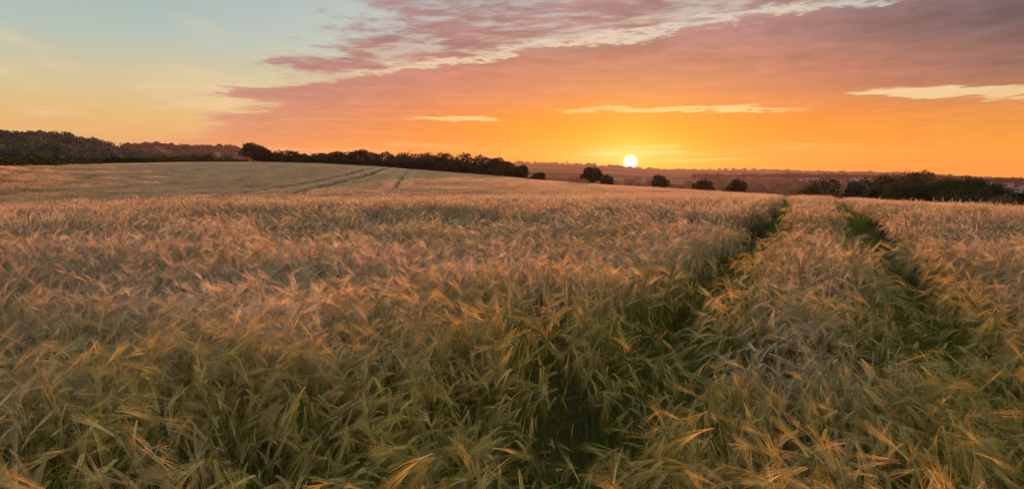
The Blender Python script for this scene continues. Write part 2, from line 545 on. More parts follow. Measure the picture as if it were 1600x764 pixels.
# ------------------------------------------------------------------ mesh helpers
class MB:
    def __init__(self):
        self.v, self.f, self.n = [], [], 0

    def add(self, v, f):
        v = np.asarray(v, float).reshape(-1, 3)
        self.v.append(v)
        self.f += [tuple(i + self.n for i in q) for q in f]
        self.n += len(v)

    def quads(self, V):
        """V: (n, 4, 3)"""
        n = len(V)
        self.v.append(V.reshape(-1, 3))
        base = self.n + np.arange(n) * 4
        self.f += [(b, b + 1, b + 2, b + 3) for b in base.tolist()]
        self.n += n * 4

    def tube(self, pts, rad, sides=6, cap=True):
        pts = [Vector(p) for p in pts]
        if not hasattr(rad, '__len__'):
            rad = [rad] * len(pts)
        V, F = [], []
        for i, p in enumerate(pts):
            t = (pts[min(i + 1, len(pts) - 1)] - pts[max(i - 1, 0)]).normalized()
            a = t.cross(Vector((0.31, 0.17, 0.93)) if abs(t.z) < 0.9 else Vector((1, 0.1, 0))).normalized()
            b = t.cross(a)
            for s in range(sides):
                q = 2 * math.pi * s / sides
                V.append(p + (a * math.cos(q) + b * math.sin(q)) * rad[i])
        for i in range(len(pts) - 1):
            for s in range(sides):
                s2 = (s + 1) % sides
                F.append((i * sides + s, i * sides + s2, (i + 1) * sides + s2, (i + 1) * sides + s))
        if cap:
            F.append(tuple(range(sides))[::-1])
            F.append(tuple((len(pts) - 1) * sides + s for s in range(sides)))
        self.add([tuple(q) for q in V], F)

    def box(self, x0, x1, y0, y1, z0, z1):
        v = [(x, y, z) for z in (z0, z1) for y in (y0, y1) for x in (x0, x1)]
        self.add(v, [(0, 2, 3, 1), (4, 5, 7, 6), (0, 1, 5, 4), (2, 6, 7, 3), (0, 4, 6, 2), (1, 3, 7, 5)])

    def mesh(self, name, mat=None):
        me = bpy.data.meshes.new(name)
        me.from_pydata(np.concatenate(self.v).tolist() if self.v else [], [], self.f)
        if mat:
            me.materials.append(mat)
        me.update()
        return me

    def build(self, name, mat, parent=None):
        o = bpy.data.objects.new(name, self.mesh(name, mat))
        COL.objects.link(o)
        if parent is not None:
            o.parent = parent
        return o


def tag(o, label=None, cat=None, group=None, kind=None):
    if label: o['label'] = label
    if cat: o['category'] = cat
    if group: o['group'] = group
    if kind: o['kind'] = kind
    return o


def empty(name, loc, rz=0.0):
    o = bpy.data.objects.new(name, None)
    o.location = loc
    o.rotation_euler = (0, 0, rz)
    o.empty_display_size = 0.2
    COL.objects.link(o)
    return o


def leaf_quads(rng, centres, size, flat=0.0, aspect=1.0):
    """one small randomly turned leaf clump (a quad) at each centre"""
    n = len(centres)
    a = rng.normal(size=(n, 3))
    a[:, 2] *= (1 - flat)
    a /= np.linalg.norm(a, axis=1, keepdims=True)
    b = np.cross(a, rng.normal(size=(n, 3)))
    b /= np.linalg.norm(b, axis=1, keepdims=True) + 1e-9
    s = size * rng.uniform(0.6, 1.35, (n, 1))
    a, b = a * s * aspect, b * s
    k = rng.uniform(0.2, 0.8, (n, 1))
    return np.stack([centres - a, centres - b * k, centres + a, centres + b], axis=1)


def lobe_points(rng, lobes, n, shell=0.55):
    """points through a crown made of ellipsoid lobes (cx, cy, cz, rx, ry, rz), denser to the outside"""
    L = np.array(lobes, float)
    w = (L[:, 3] * L[:, 4] * L[:, 5]) ** (2 / 3)
    idx = rng.choice(len(L), n, p=w / w.sum())
    d = rng.normal(size=(n, 3))
    d /= np.linalg.norm(d, axis=1, keepdims=True)
    r = rng.uniform(shell, 1.0, (n, 1)) ** 0.6
    r *= 1 + 0.12 * np.sin(d[:, :1] * 7 + L[idx, 0:1]) * np.cos(d[:, 2:3] * 6)
    return L[idx, :3] + d * r * L[idx, 3:6]


# ------------------------------------------------------------------ the ground
def build_ground():
    az = np.unique(np.concatenate([np.radians(np.arange(-180, 180, 4.0)), np.radians(np.arange(-56, 56.01, 0.5))]))
    rr = np.concatenate([[0.4, 0.8, 1.3, 1.9, 2.6], np.geomspace(3.4, 4700, 150)])
    A, Rr = np.meshgrid(az, rr, indexing='ij')
    X, Y = Rr * np.sin(A), Rr * np.cos(A)
    Z = terrain(X, Y)
    na, nr = X.shape
    V = np.concatenate([[[0, 0, tz(0, 0)]], np.stack([X, Y, Z], -1).reshape(-1, 3)])
    F = []
    for i in range(na):
        i2 = (i + 1) % na
        F.append((0, 1 + i2 * nr, 1 + i * nr))
        for j in range(nr - 1):
            F.append((1 + i * nr + j, 1 + i2 * nr + j, 1 + i2 * nr + j + 1, 1 + i * nr + j + 1))
    me = bpy.data.meshes.new('ground')
    me.from_pydata(V.tolist(), [], F)
    at = me.attributes.new('field', 'FLOAT', 'POINT')
    r = np.hypot(V[:, 0], V[:, 1])
    fld = np.clip((crest_d(V[:, 0], V[:, 1]) + 32 - r) / 10, 0, 1)
    at.data.foreach_set('value', fld.astype(np.float32))
    me.polygons.foreach_set('use_smooth', [True] * len(me.polygons))
    me.materials.append(M_GROUND)
    o = bpy.data.objects.new('ground', me)
    COL.objects.link(o)
    tag(o, kind='structure', label='gently sloping soil of the barley field and the farmland valley beyond')


build_ground()


# ------------------------------------------------------------------ barley
def jit(rng, c, k=0.12):
    return np.clip(np.array(c) * (1 + rng.normal(0, k)) * (1 + rng.normal(0, 0.05, 3)), 0.004, 0.9)


def stalk(rng, lod=0, lean=None):
    """one barley stalk standing at the origin. returns {part: (verts, faces, ripe colours, green colours)}"""
    phi = rng.uniform(0, 2 * math.pi) if lean is None else lean + rng.normal(0, 0.55)
    side = np.array([math.cos(phi), math.sin(phi), 0.0])
    up = np.array([0, 0, 1.0])
    cross = np.array([-math.sin(phi), math.cos(phi), 0.0])
    H = rng.uniform(0.62, 0.82)
    th0, th1 = abs(rng.normal(0.05, 0.05)), rng.uniform(0.1, 0.45)
    nod = min(max(rng.normal(2.15, 0.4) if rng.random() < 0.78 else rng.normal(0.9, 0.5), 0.2), 3.0)
    nst = 7 if lod == 0 else 4
    pts, th = [np.zeros(3)], []
    for i in range(nst):
        t = (i + 1) / nst
        a = th0 + (th1 - th0) * t * t
        pts.append(pts[-1] + (up * math.cos(a) + side * math.sin(a)) * H / nst)
    a = th1
    nn = 4 if lod == 0 else 2
    for i in range(nn):
        a += (nod - th1) * 0.88 / nn
        pts.append(pts[-1] + (up * math.cos(a) + side * math.sin(a)) * 0.045 / nn)
    out = {}
    b_ripe, b_green = np.array([0.56, 0.38, 0.19]), np.array([0.31, 0.265, 0.024])
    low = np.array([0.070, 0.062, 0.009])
    # stem
    rad = (0.0011, 0.0026, 0.0065)[lod]
    mb = MB()
    r_ = [rad * (1.25 - 0.5 * i / len(pts)) for i in range(len(pts))]
    mb.tube([tuple(p) for p in pts], r_, 3, False)
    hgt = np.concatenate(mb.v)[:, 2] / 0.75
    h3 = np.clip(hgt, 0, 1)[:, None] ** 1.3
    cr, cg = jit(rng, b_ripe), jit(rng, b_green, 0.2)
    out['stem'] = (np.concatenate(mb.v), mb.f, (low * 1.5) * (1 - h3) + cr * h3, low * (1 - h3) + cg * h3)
    # ear: two rows of kernels
    EL = rng.uniform(0.055, 0.085)
    nk = (9, 1, 1)[lod]
    e = [pts[-1]]
    ne = 6 if lod == 0 else 2
    dirs = []
    for i in range(ne):
        a += (nod - th1) * 0.12 / ne + 0.03
        d = up * math.cos(a) + side * math.sin(a)
        dirs.append(d)
        e.append(e[-1] + d * EL / ne)
    e, dirs = np.array(e), np.array(dirs + [dirs[-1]])
    roll = rng.uniform(0, math.pi)
    E = MB()
    heads = []

    def frame(t):
        q = t * ne
        i = min(int(q), ne - 1)
        p = e[i] + (e[i + 1] - e[i]) * (q - i)
        d = dirs[i]
        n0 = np.cross(d, cross)
        w = cross * math.cos(roll) + n0 * math.sin(roll)
        return p, d, w, np.cross(d, w)
    if lod == 0:
        for k in range(nk):
            for s in (-1, 1):
                t = (k + 0.5 + 0.25 * s) / nk
                p, d, w, n = frame(min(max(t, 0), 1))
                wd = 0.0043 * (1 - 0.45 * abs(t - 0.4))
                c = p + w * s * wd * 0.95
                dd = d + w * s * 0.22
                l = 0.0075
                E.add([c - dd * l * 0.8, c + w * wd * 0.9, c + n * wd * 0.75, c - w * wd * 0.9, c - n * wd * 0.75, c + dd * l],
                      [(0, 2, 1), (0, 3, 2), (0, 4, 3), (0, 1, 4), (5, 1, 2), (5, 2, 3), (5, 3, 4), (5, 4, 1)])
                heads.append((c + dd * l * 0.8, d, w * s, n))
    else:
        wd = (0.006, 0.0085, 0.017)[lod]
        P = [e[0]]
        F = []
        for t in (0.35, 0.75):
            p, d, w, n = frame(t)
            for q in (w, n, -w, -n):
                P.append(p + q * wd * (1.0 if t < 0.5 else 0.8))
        P.append(e[-1])
        for s in range(4):
            s2 = (s + 1) % 4
            F += [(0, 1 + s2, 1 + s), (1 + s, 1 + s2, 5 + s2, 5 + s), (5 + s, 5 + s2, 9)]
        E.add(P, F)
        for _ in range((0, 9, 7)[lod]):
            p, d, w, n = frame(rng.uniform(0.2, 1.0))
            heads.append((p, d, w * rng.choice([-1, 1]), n))
    v = np.concatenate(E.v)
    cr, cg = jit(rng, (0.76, 0.55, 0.40)), jit(rng, (0.62, 0.48, 0.17), 0.2)
    kj = rng.uniform(0.82, 1.12, (len(v), 1))
    out['ear'] = (v, E.f, cr * kj, cg * kj)
    # awns: long fine bristles
    A = MB()
    aw = (0.00042, 0.0011, 0.0040)[lod]
    if lod == 0:
        heads += [heads[i] for i in rng.integers(len(heads) // 3, len(heads), 10)]
    for (c, d, w, n) in heads:
        ln = rng.uniform(0.10, 0.165)
        q = d + w * rng.uniform(0.0, 0.24) + n * rng.normal(0, 0.085) + np.array([0, 0, rng.normal(-0.02, 0.03)])
        q /= np.linalg.norm(q)
        q2 = q + np.array([0, 0, -0.12]) + w * rng.uniform(-0.02, 0.10)
        q2 /= np.linalg.norm(q2)
        sd = np.cross(q, rng.normal(size=3))
        sd /= np.linalg.norm(sd)
        mid = c + q * ln * 0.5
        A.add([c - sd * aw, c + sd * aw, mid - sd * aw * 0.8, mid + sd * aw * 0.8, mid + q2 * ln * 0.5],
              [(0, 1, 3, 2), (2, 3, 4)])
    v = np.concatenate(A.v)
    cr, cg = jit(rng, (0.84, 0.59, 0.39)), jit(rng, (0.64, 0.44, 0.12), 0.2)
    out['awn_tuft'] = (v, A.f, np.tile(cr, (len(v), 1)), np.tile(cg, (len(v), 1)))
    # leaves
    nl = (int(rng.choice([0, 1, 1, 2])), int(rng.random() < 0.5), int(rng.random() < 0.3))[lod]
    out['leaf'] = []
    for k in range(nl):
        L = MB()
        t = rng.uniform(0.3, 0.92)
        q = t * nst
        i = min(int(q), nst - 1)
        p = pts[i] + (pts[i + 1] - pts[i]) * (q - i)
        ph = rng.uniform(0, 2 * math.pi)
        o_ = np.array([math.cos(ph), math.sin(ph), 0])
        x_ = np.array([-math.sin(ph), math.cos(ph), 0])
        ln, wd = rng.uniform(0.09, 0.20), (0.0028, 0.0038, 0.009)[lod]
        an, bend = rng.uniform(0.25, 0.7), rng.uniform(0.8, 2.3)
        ns = 6 if lod == 0 else 3
        V = []
        pp = p.copy()
        for s in range(ns + 1):
            f = s / ns
            ww = wd * (1 - f ** 2.2) * min(1, 0.5 + f * 3) + 0.0003
            tw = x_ * math.cos(f * 1.2) + up * math.sin(f * 1.2) * 0.6
            V += [pp - tw * ww, pp + tw * ww]
            aa = an + bend * f
            pp = pp + (o_ * math.sin(aa) + up * math.cos(aa)) * ln / ns
        L.add(V, [(2 * s, 2 * s + 1, 2 * s + 3, 2 * s + 2) for s in range(ns)])
        v = np.concatenate(L.v)
        yellow = rng.random() < 0.22
        cr = jit(rng, (0.62, 0.42, 0.17) if not yellow else (0.75, 0.48, 0.12))
        cg = jit(rng, (0.18, 0.20, 0.018) if not yellow else (0.65, 0.38, 0.05), 0.2)
        out['leaf'].append((v, L.f, np.tile(cr, (len(v), 1)), np.tile(cg, (len(v), 1))))
    return out


def set_cols(me, ripe, green):
    for nm, c in (('ripe', ripe), ('green', green)):
        a = me.attributes.new(nm, 'FLOAT_COLOR', 'POINT')
        a.data.foreach_set('color', np.concatenate([c, np.ones((len(c), 1))], 1).astype(np.float32).ravel())


def part_mesh(name, d):
    me = bpy.data.meshes.new(name)
    me.from_pydata(np.asarray(d[0]).tolist(), [], d[1])
    set_cols(me, np.asarray(d[2]), np.asarray(d[3]))
    me.materials.append(M_BARLEY)
    return me


def clump(name, rng, n, radius, lod, square=False, hvar=0.0):
    V, F, C1, C2, k = [], [], [], [], 0
    for _ in range(n):
        s = stalk(rng, lod, 0.0)
        if square:
            off = np.array([rng.uniform(-radius, radius), rng.uniform(-radius, radius), 0])
        else:
            r, a = radius * math.sqrt(rng.random()), rng.uniform(0, 2 * math.pi)
            off = np.array([r * math.cos(a), r * math.sin(a), 0])
        sc = 1 + rng.normal(0, 0.05 + hvar)
        for d in [s['stem'], s['ear'], s['awn_tuft']] + s['leaf']:
            V.append(np.asarray(d[0]) * np.array([1, 1, sc]) + off)
            F += [tuple(i + k for i in q) for q in d[1]]
            C1.append(d[2])
            C2.append(d[3])
            k += len(d[0])
    return part_mesh(name, (np.concatenate(V), F, np.concatenate(C1), np.concatenate(C2)))


# tramlines: wheelings left by the tractor, as lines on the field
def on_field(px, py):
    """where the view ray meets the top of the crop"""
    v = ray(px, py)
    a = 1.0
    t = np.linspace(1.5, 330, 6000)
    hx, hy, hz = v.x * t, v.y * t, EYE + v.z * t
    below = np.nonzero(hz < terrain(hx, hy) + CROP * 0.92)[0]
    i = below[0] if len(below) else len(t) - 1
    return hx[i], hy[i]


TRACK_PX = [
    ([(1231, 309), (1226, 325), (1216, 345), (1196, 372), (1160, 412), (1110, 455), (1052, 505), (990, 590), (950, 690), (935, 790)], 0.28),
    ([(1298, 310), (1338, 328), (1366, 355), (1395, 400), (1440, 455), (1500, 520), (1572, 600), (1680, 730)], 0.32),
    ([(1425, 330), (1490, 335), (1560, 343), (1640, 356)], 0.34),
    ([(580, 264), (545, 273), (500, 283), (450, 292), (385, 302), (330, 309)], 0.65),
    ([(603, 264), (577, 274), (540, 283), (500, 293), (462, 302)], 0.60),
    ([(640, 267), (629, 280), (615, 297)], 0.18),
]
TRACKS = []
for pl, hw in TRACK_PX:
    P = [on_field(*p) for p in pl]
    # past the brow the wheelings run on
    d = np.array(P[0]) - np.array(P[1])
    d = d / np.linalg.norm(d)
    P = [tuple(np.array(P[0]) + d * 25)] + P
    TRACKS.append((np.array(P), hw))


def track_dist(x, y):
    """distance to the edge of the nearest wheeling (negative inside)"""
    best = np.full(x.shape, 1e9)
    for P, hw in TRACKS:
        for (ax, ay), (bx, by) in zip(P[:-1], P[1:]):
            dx, dy = bx - ax, by - ay
            t = np.clip(((x - ax) * dx + (y - ay) * dy) / (dx * dx + dy * dy), 0, 1)
            best = np.minimum(best, np.hypot(x - ax - t * dx, y - ay - t * dy) - hw)
    return best - np.interp(np.hypot(x, y), [5.0, 9.0, 40.0, 60.0], [0.0, 0.07, 0.09, 0.0])


def crop_scale(x, y):
    """uneven height of the crop"""
    r = np.hypot(x, y)
    near = np.interp(r, [10, 30, 80], [1.0, 0.7, 0.4])
    n2 = vnoise(x / 1.7 + 2, y / 1.1 + 9, 2)
    big = (vnoise(x / 5.5 + 3, y / 2.6, 1) * 0.11 + np.where(n2 > 0, n2 * 0.13, n2 * 0.17) + vnoise(x / 0.45, y / 0.4, 3) * 0.08) * near
    return 1.0 + big


def crop_green(x, y, td):
    r = np.hypot(x, y)
    n = vnoise(x / 1.6, y / 1.2, 5) * 0.36 + vnoise(x / 0.5, y / 0.5, 6) * 0.24
    g = np.interp(r, [2.5, 3.6, 5.0, 7.5, 12, 40, 90, 250], [0.88, 0.70, 0.42, 0.22, 0.12, 0.05, 0.0, 0.0]) + n * np.interp(r, [2, 6, 20], [1, 0.9, 0.5])
    g += np.clip(0.75 - td / 0.45, 0, 0.75) * np.interp(r, [3, 60], [1.0, 0.7])
    g += np.clip(x - 0.8, 0, 2) * np.interp(r, [3, 9], [0.15, 0.0])
    return np.clip(g, 0, 1)


def wedge(rng, r0, r1, dens, amax=R(43)):
    area = amax * (r1 * r1 - r0 * r0)
    n = int(area * dens)
    r = np.sqrt(rng.uniform(r0 * r0, r1 * r1, n))
    a = rng.uniform(-amax, amax, n)
    return r * np.sin(a), r * np.cos(a)


def beside_tracks(rng):
    X = []
    for Pl, hw in TRACKS:
        for a, b in zip(Pl[:-1], Pl[1:]):
            L = np.linalg.norm(b - a)
            n = int(L * (hw + 2.0) * 2 * 5)
            t = rng.random(n)[:, None]
            nrm = np.array([-(b - a)[1], (b - a)[0]]) / L
            X.append(a + (b - a) * t + nrm * rng.uniform(-hw - 2.0, hw + 2.0, (n, 1)))
    X = np.concatenate(X)
    X = X[np.hypot(X[:, 0], X[:, 1]) > 70.0]
    return X[:, 0], X[:, 1]


def build_crop():
    rng = np.random.default_rng(5)
    lib = bpy.data.collections.new('barley_library')      # never linked to the scene: only the crop's source meshes
    idx = {}
    i = 0
    for lod, cnt in ((0, 28), (1, 12), (2, 10), (3, 6)):
        idx[lod] = (i, cnt)
        for k in range(cnt):
            if lod == 0: me = clump('barley_clump', rng, 7, 0.075, 0, hvar=0.03)
            elif lod == 1: me = clump('barley_clump', rng, 85, 0.30, 1, hvar=0.03)
            elif lod == 2: me = clump('barley_clump', rng, 210, 1.05, 2, True, hvar=0.05)
            else: me = weed_mesh(rng)
            o = bpy.data.objects.new('clump_%03d' % i, me)
            lib.objects.link(o)
            i += 1
    P, ROT, SCL, IDX, GRN, TON = [], [], [], [], [], []

    def put(x, y, lod, scale, green, tilt, tone):
        n = len(x)
        z = terrain(x, y) - 0.01
        P.append(np.stack([x, y, z], 1))
        # swirling lean of the crop
        la = vnoise(x / 2.4, y / 2.0, 21) * 2.6 + vnoise(x / 0.7, y / 0.7, 22) * 1.2
        ta = np.abs(vnoise(x / 1.1 + 50, y / 1.1, 23)) * tilt
        ROT.append(np.stack([rng.normal(0, 0.06, n), ta, 2.6 + la + rng.normal(0, 0.55, n)], 1))
        SCL.append(np.stack([np.ones(n), np.ones(n), scale], 1))
        IDX.append(rng.integers(idx[lod][0], idx[lod][0] + idx[lod][1], n))
        GRN.append(green)
        TON.append(tone)

    for lod, r0, r1, dens, margin, tilt in ((0, 1.15, 13.5, 60.0, 0.07, 0.30), (1, 13.0, 71.0, 5.0, 0.34, 0.18), (2, 70.0, 285.0, 0.6, 1.7, 0.05), (4, 70.0, 285.0, 0, 0.3, 0.1)):
        if lod == 4:      # small clumps close to the far wheelings
            x, y = beside_tracks(rng)
            lod = 1
        else:
            x, y = wedge(rng, r0, r1, dens, R({0: 52, 1: 47, 2: 44}[lod]))
        td = track_dist(x, y)
        rr = np.hypot(x, y)
        inside = td < margin * rng.uniform(0.3, 1.3, len(x))
        stray = rng.random(len(x)) < np.interp(rr, [3.0, 5.5, 9.0, 14.0], [0.55, 0.38, 0.20, 0.0])
        keep = (~inside | stray) & (rr < crest_d(x, y) + 24)
        # the crop stays clear of the tripod and thins where single stalks stand
        near = (y < 2.75) & (np.abs(x) < 2.3)
        keep &= ~(near & (rng.random(len(x)) < 0.45))
        x, y, td = x[keep], y[keep], td[keep]
        sc = crop_scale(x, y) * np.where(td < 0.02, rng.uniform(0.55, 0.92, len(x)), 1.0)
        if lod == 2:
            sc = sc + vnoise(x / 14, y / 9, 31) * 0.03
        gr = np.clip(crop_green(x, y, td) + rng.normal(0, 0.12, len(x)), 0, 1)
        tone = np.clip(1 + rng.normal(0, 0.10, len(x)) + vnoise(x / 2.5, y / 2.0, 41) * 0.12, 0.6, 1.4)
        tone = tone * np.interp(np.hypot(x, y), [5, 9, 30, 60, 130], [1.0, 0.90, 0.90, 1.0, 1.20])      # painted light: mid-field dimmed, far slope brightened against the tree belt's shade
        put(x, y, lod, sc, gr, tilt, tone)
    # short green regrowth and weeds in the wheelings
    for Pl, hw in TRACKS:
        for (a, b) in zip(Pl[:-1], Pl[1:]):
            L = np.linalg.norm(b - a)
            r = np.linalg.norm((a + b) / 2)
            n = int(L * (42 if r < 15 else (18 if r < 60 else 6)))
            t = rng.random(n)[:, None]
            nrm = np.array([-(b - a)[1], (b - a)[0]]) / L
            q = a + (b - a) * t + nrm * rng.uniform(-hw * 1.1, hw * 1.1, (n, 1))
            s = rng.uniform(0.8, 2.0, n) * (1.0 if r < 60 else 1.3)
            put(q[:, 0], q[:, 1], 3, s, np.clip(rng.normal(0.95 if r < 60 else 0.6, 0.15, n), 0, 1), 0.15, np.clip(rng.normal(1, 0.15, n), 0.6, 1.4))
    P = np.concatenate(P)
    me = bpy.data.meshes.new('barley_crop')
    me.from_pydata(P.tolist(), [], [])
    for nm, ty, dat, fld in (('rot', 'FLOAT_VECTOR', np.concatenate(ROT), 'vector'), ('scl', 'FLOAT_VECTOR', np.concatenate(SCL), 'vector'),
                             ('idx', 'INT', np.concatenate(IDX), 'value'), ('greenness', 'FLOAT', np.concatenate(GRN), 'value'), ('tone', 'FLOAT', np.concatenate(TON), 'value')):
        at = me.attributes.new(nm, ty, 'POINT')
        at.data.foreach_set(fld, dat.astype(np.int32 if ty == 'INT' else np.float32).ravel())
    o = bpy.data.objects.new('barley_crop', me)
    COL.objects.link(o)
    tag(o, 'sea of ripening bearded barley covering the whole sloping field', 'barley crop', kind='stuff')
    ng = bpy.data.node_groups.new('barley_scatter', 'GeometryNodeTree')
    ng.interface.new_socket('Geometry', in_out='INPUT', socket_type='NodeSocketGeometry')
    ng.interface.new_socket('Geometry', in_out='OUTPUT', socket_type='NodeSocketGeometry')
    N, L = ng.nodes, ng.links
    gi, go = N.new('NodeGroupInput'), N.new('NodeGroupOutput')
    ci = N.new('GeometryNodeCollectionInfo')
    ci.inputs['Collection'].default_value = lib
    ci.inputs['Separate Children'].default_value = True
    ci.inputs['Reset Children'].default_value = True
    iop = N.new('GeometryNodeInstanceOnPoints')
    iop.inputs['Pick Instance'].default_value = True

    def named(nm, ty):
        n = N.new('GeometryNodeInputNamedAttribute')
        n.data_type = ty
        n.inputs[0].default_value = nm
        return n.outputs[0]
    er = N.new('FunctionNodeEulerToRotation')
    L.new(named('rot', 'FLOAT_VECTOR'), er.inputs[0])
    m2p = N.new('GeometryNodeMeshToPoints')
    L.new(gi.outputs[0], m2p.inputs[0])
    L.new(m2p.outputs[0], iop.inputs['Points'])
    L.new(ci.outputs[0], iop.inputs['Instance'])
    L.new(named('idx', 'INT'), iop.inputs['Instance Index'])
    L.new(er.outputs[0], iop.inputs['Rotation'])
    L.new(named('scl', 'FLOAT_VECTOR'), iop.inputs['Scale'])
    L.new(iop.outputs[0], go.inputs[0])
    md = o.modifiers.new('scatter', 'NODES')
    md.node_group = ng
    print('barley instances', len(P))


def weed_mesh(rng):
    """a low tuft of grass blades"""
    L = MB()
    for _ in range(22):
        ph = rng.uniform(0, 2 * math.pi)
        o_, x_, up = np.array([math.cos(ph), math.sin(ph), 0]), np.array([-math.sin(ph), math.cos(ph), 0]), np.array([0, 0, 1.0])
        p = np.array([rng.normal(0, 0.05), rng.normal(0, 0.05), 0])
        ln, wd, an, bend = rng.uniform(0.15, 0.36), 0.004, rng.uniform(0.05, 0.4), rng.uniform(0.2, 1.3)
        V = []
        for s in range(5):
            f = s / 4
            w = wd * (1 - f ** 2) + 0.0003
            V += [p - x_ * w, p + x_ * w]
            p = p + (o_ * math.sin(an + bend * f) + up * math.cos(an + bend * f)) * ln / 4
        L.add(V, [(2 * s, 2 * s + 1, 2 * s + 3, 2 * s + 2) for s in range(4)])
    v = np.concatenate(L.v)
    k = rng.uniform(0.7, 1.3, (len(v), 1))
    return part_mesh('grass_tuft', (v, L.f, np.array([[0.28, 0.24, 0.08]]) * k, np.array([[0.135, 0.150, 0.024]]) * k))


def build_single_stalks():
    """the 300 stalks nearest the viewer, each a thing of its own"""
    rng = np.random.default_rng(77)
    protos = []
    for k in range(14):
        s = stalk(rng, 0)
        protos.append({'stem': part_mesh('stem', s['stem']), 'ear': part_mesh('ear', s['ear']), 'awn_tuft': part_mesh('awn_tuft', s['awn_tuft']),
                       'leaf': [part_mesh('leaf', l) for l in s['leaf']]})
    n = 0
    while n < 300:
        y = rng.uniform(2.0, 2.75)
        x = rng.uniform(-0.92, 0.92) * (y * 0.78 + 0.12)
        if track_dist(np.array([x]), np.array([y]))[0] < 0.02:
            continue
        p = protos[rng.integers(len(protos))]
        t = empty('barley_stalk', (x, y, tz(x, y) - 0.01), rng.uniform(0, 2 * math.pi))
        s = float(crop_scale(np.array([x]), np.array([y]))[0]) * rng.uniform(0.94, 1.1)
        t.scale = (1, 1, s)
        tag(t, 'bearded green-gold barley stalk with nodding ear at the near edge of the field', 'barley stalk', 'barley stalks nearest the viewer')
        gr, tn = float(np.clip(rng.normal(0.85, 0.2), 0.1, 1)), float(np.clip(rng.normal(1.02, 0.12), 0.7, 1.35))

        def mk(nm, me, par):
            o = bpy.data.objects.new(nm, me)
            COL.objects.link(o)
            o.parent = par
            o['greenness'] = gr
            o['tone'] = tn
            return o
        mk('stem', p['stem'], t)
        e = mk('ear', p['ear'], t)
        mk('awn_tuft', p['awn_tuft'], e)
        for l in p['leaf']:
            mk('leaf', l, t)
        n += 1


build_crop()
build_single_stalks()


# ------------------------------------------------------------------ trees, bushes, hedges
def make_tree(name, label, px, top, d, wpx, cat='tree', group=None, mat=None, seed=0, squash=1.0, lobes=9, leaf=0.24, count=2600, low=0.12, tall=False, skew=0.0, base_cut=None):
    rng = np.random.default_rng(1000 + seed)
    x, y, z = spot(px, d)
    Ht = top_z(top, px, d) - z
    W = wpx / FPX * d / 2
    root = empty(name, (x, y, z))
    zc = Ht * (0.5 + low / 2)
    rz = Ht * (1 - low) / 2
    lb = [(0, 0, zc, W * 0.72, W * 0.72, rz * 0.86)]
    for i in range(lobes):
        a = 2 * math.pi * (i + rng.uniform(-0.3, 0.3)) / lobes * 1.0
        e = rng.uniform(-0.75, 0.95)
        ce = math.sqrt(max(0.05, 1 - e * e))
        lr = rng.uniform(0.28, 0.46)
        cx, cy_, cz = math.cos(a) * ce * W * (1 - lr), math.sin(a) * ce * W * (1 - lr), zc + e * rz * (1 - lr)
        cx += skew * W * e
        lb.append((cx, cy_, cz, W * lr * 1.05, W * lr * 1.05, min(W, rz * 1.1) * lr * squash))
    pts = lobe_points(rng, lb, count)
    # uneven outline: stray sprays
    k = rng.random(count) < 0.10
    pts[k] += (pts[k] - np.array([0, 0, zc])) * rng.uniform(0.02, 0.11, (k.sum(), 1))
    pts = pts[pts[:, 2] > 0.15]
    tp = np.percentile(pts[:, 2], 99.6)
    pts[:, 2] = np.where(pts[:, 2] > zc, zc + (pts[:, 2] - zc) * (Ht - zc) / max(tp - zc, 0.1), pts[:, 2])
    mb = MB()
    mb.quads(leaf_quads(rng, pts, leaf))
    mb.build('crown', mat or M_LEAF, root)
    tr = MB()
    tr.tube([(0, 0, -0.4), (0.05, 0, Ht * 0.12), (-0.04, 0.05, Ht * 0.35), (0.05, 0, Ht * 0.72)], [Ht * 0.032, Ht * 0.026, Ht * 0.02, Ht * 0.006], 8)
    for l in lb[1:7]:
        s = rng.uniform(0.14, 0.34)
        mid = (l[0] * 0.5, l[1] * 0.5, Ht * s + (l[2] - Ht * s) * 0.6)
        tr.tube([(0, 0, Ht * s), mid, (l[0], l[1], l[2])], [Ht * 0.014, Ht * 0.009, Ht * 0.003], 5)
    tr.build('trunk', M_BARK, root)
    tag(root, label, cat, group)
    return root


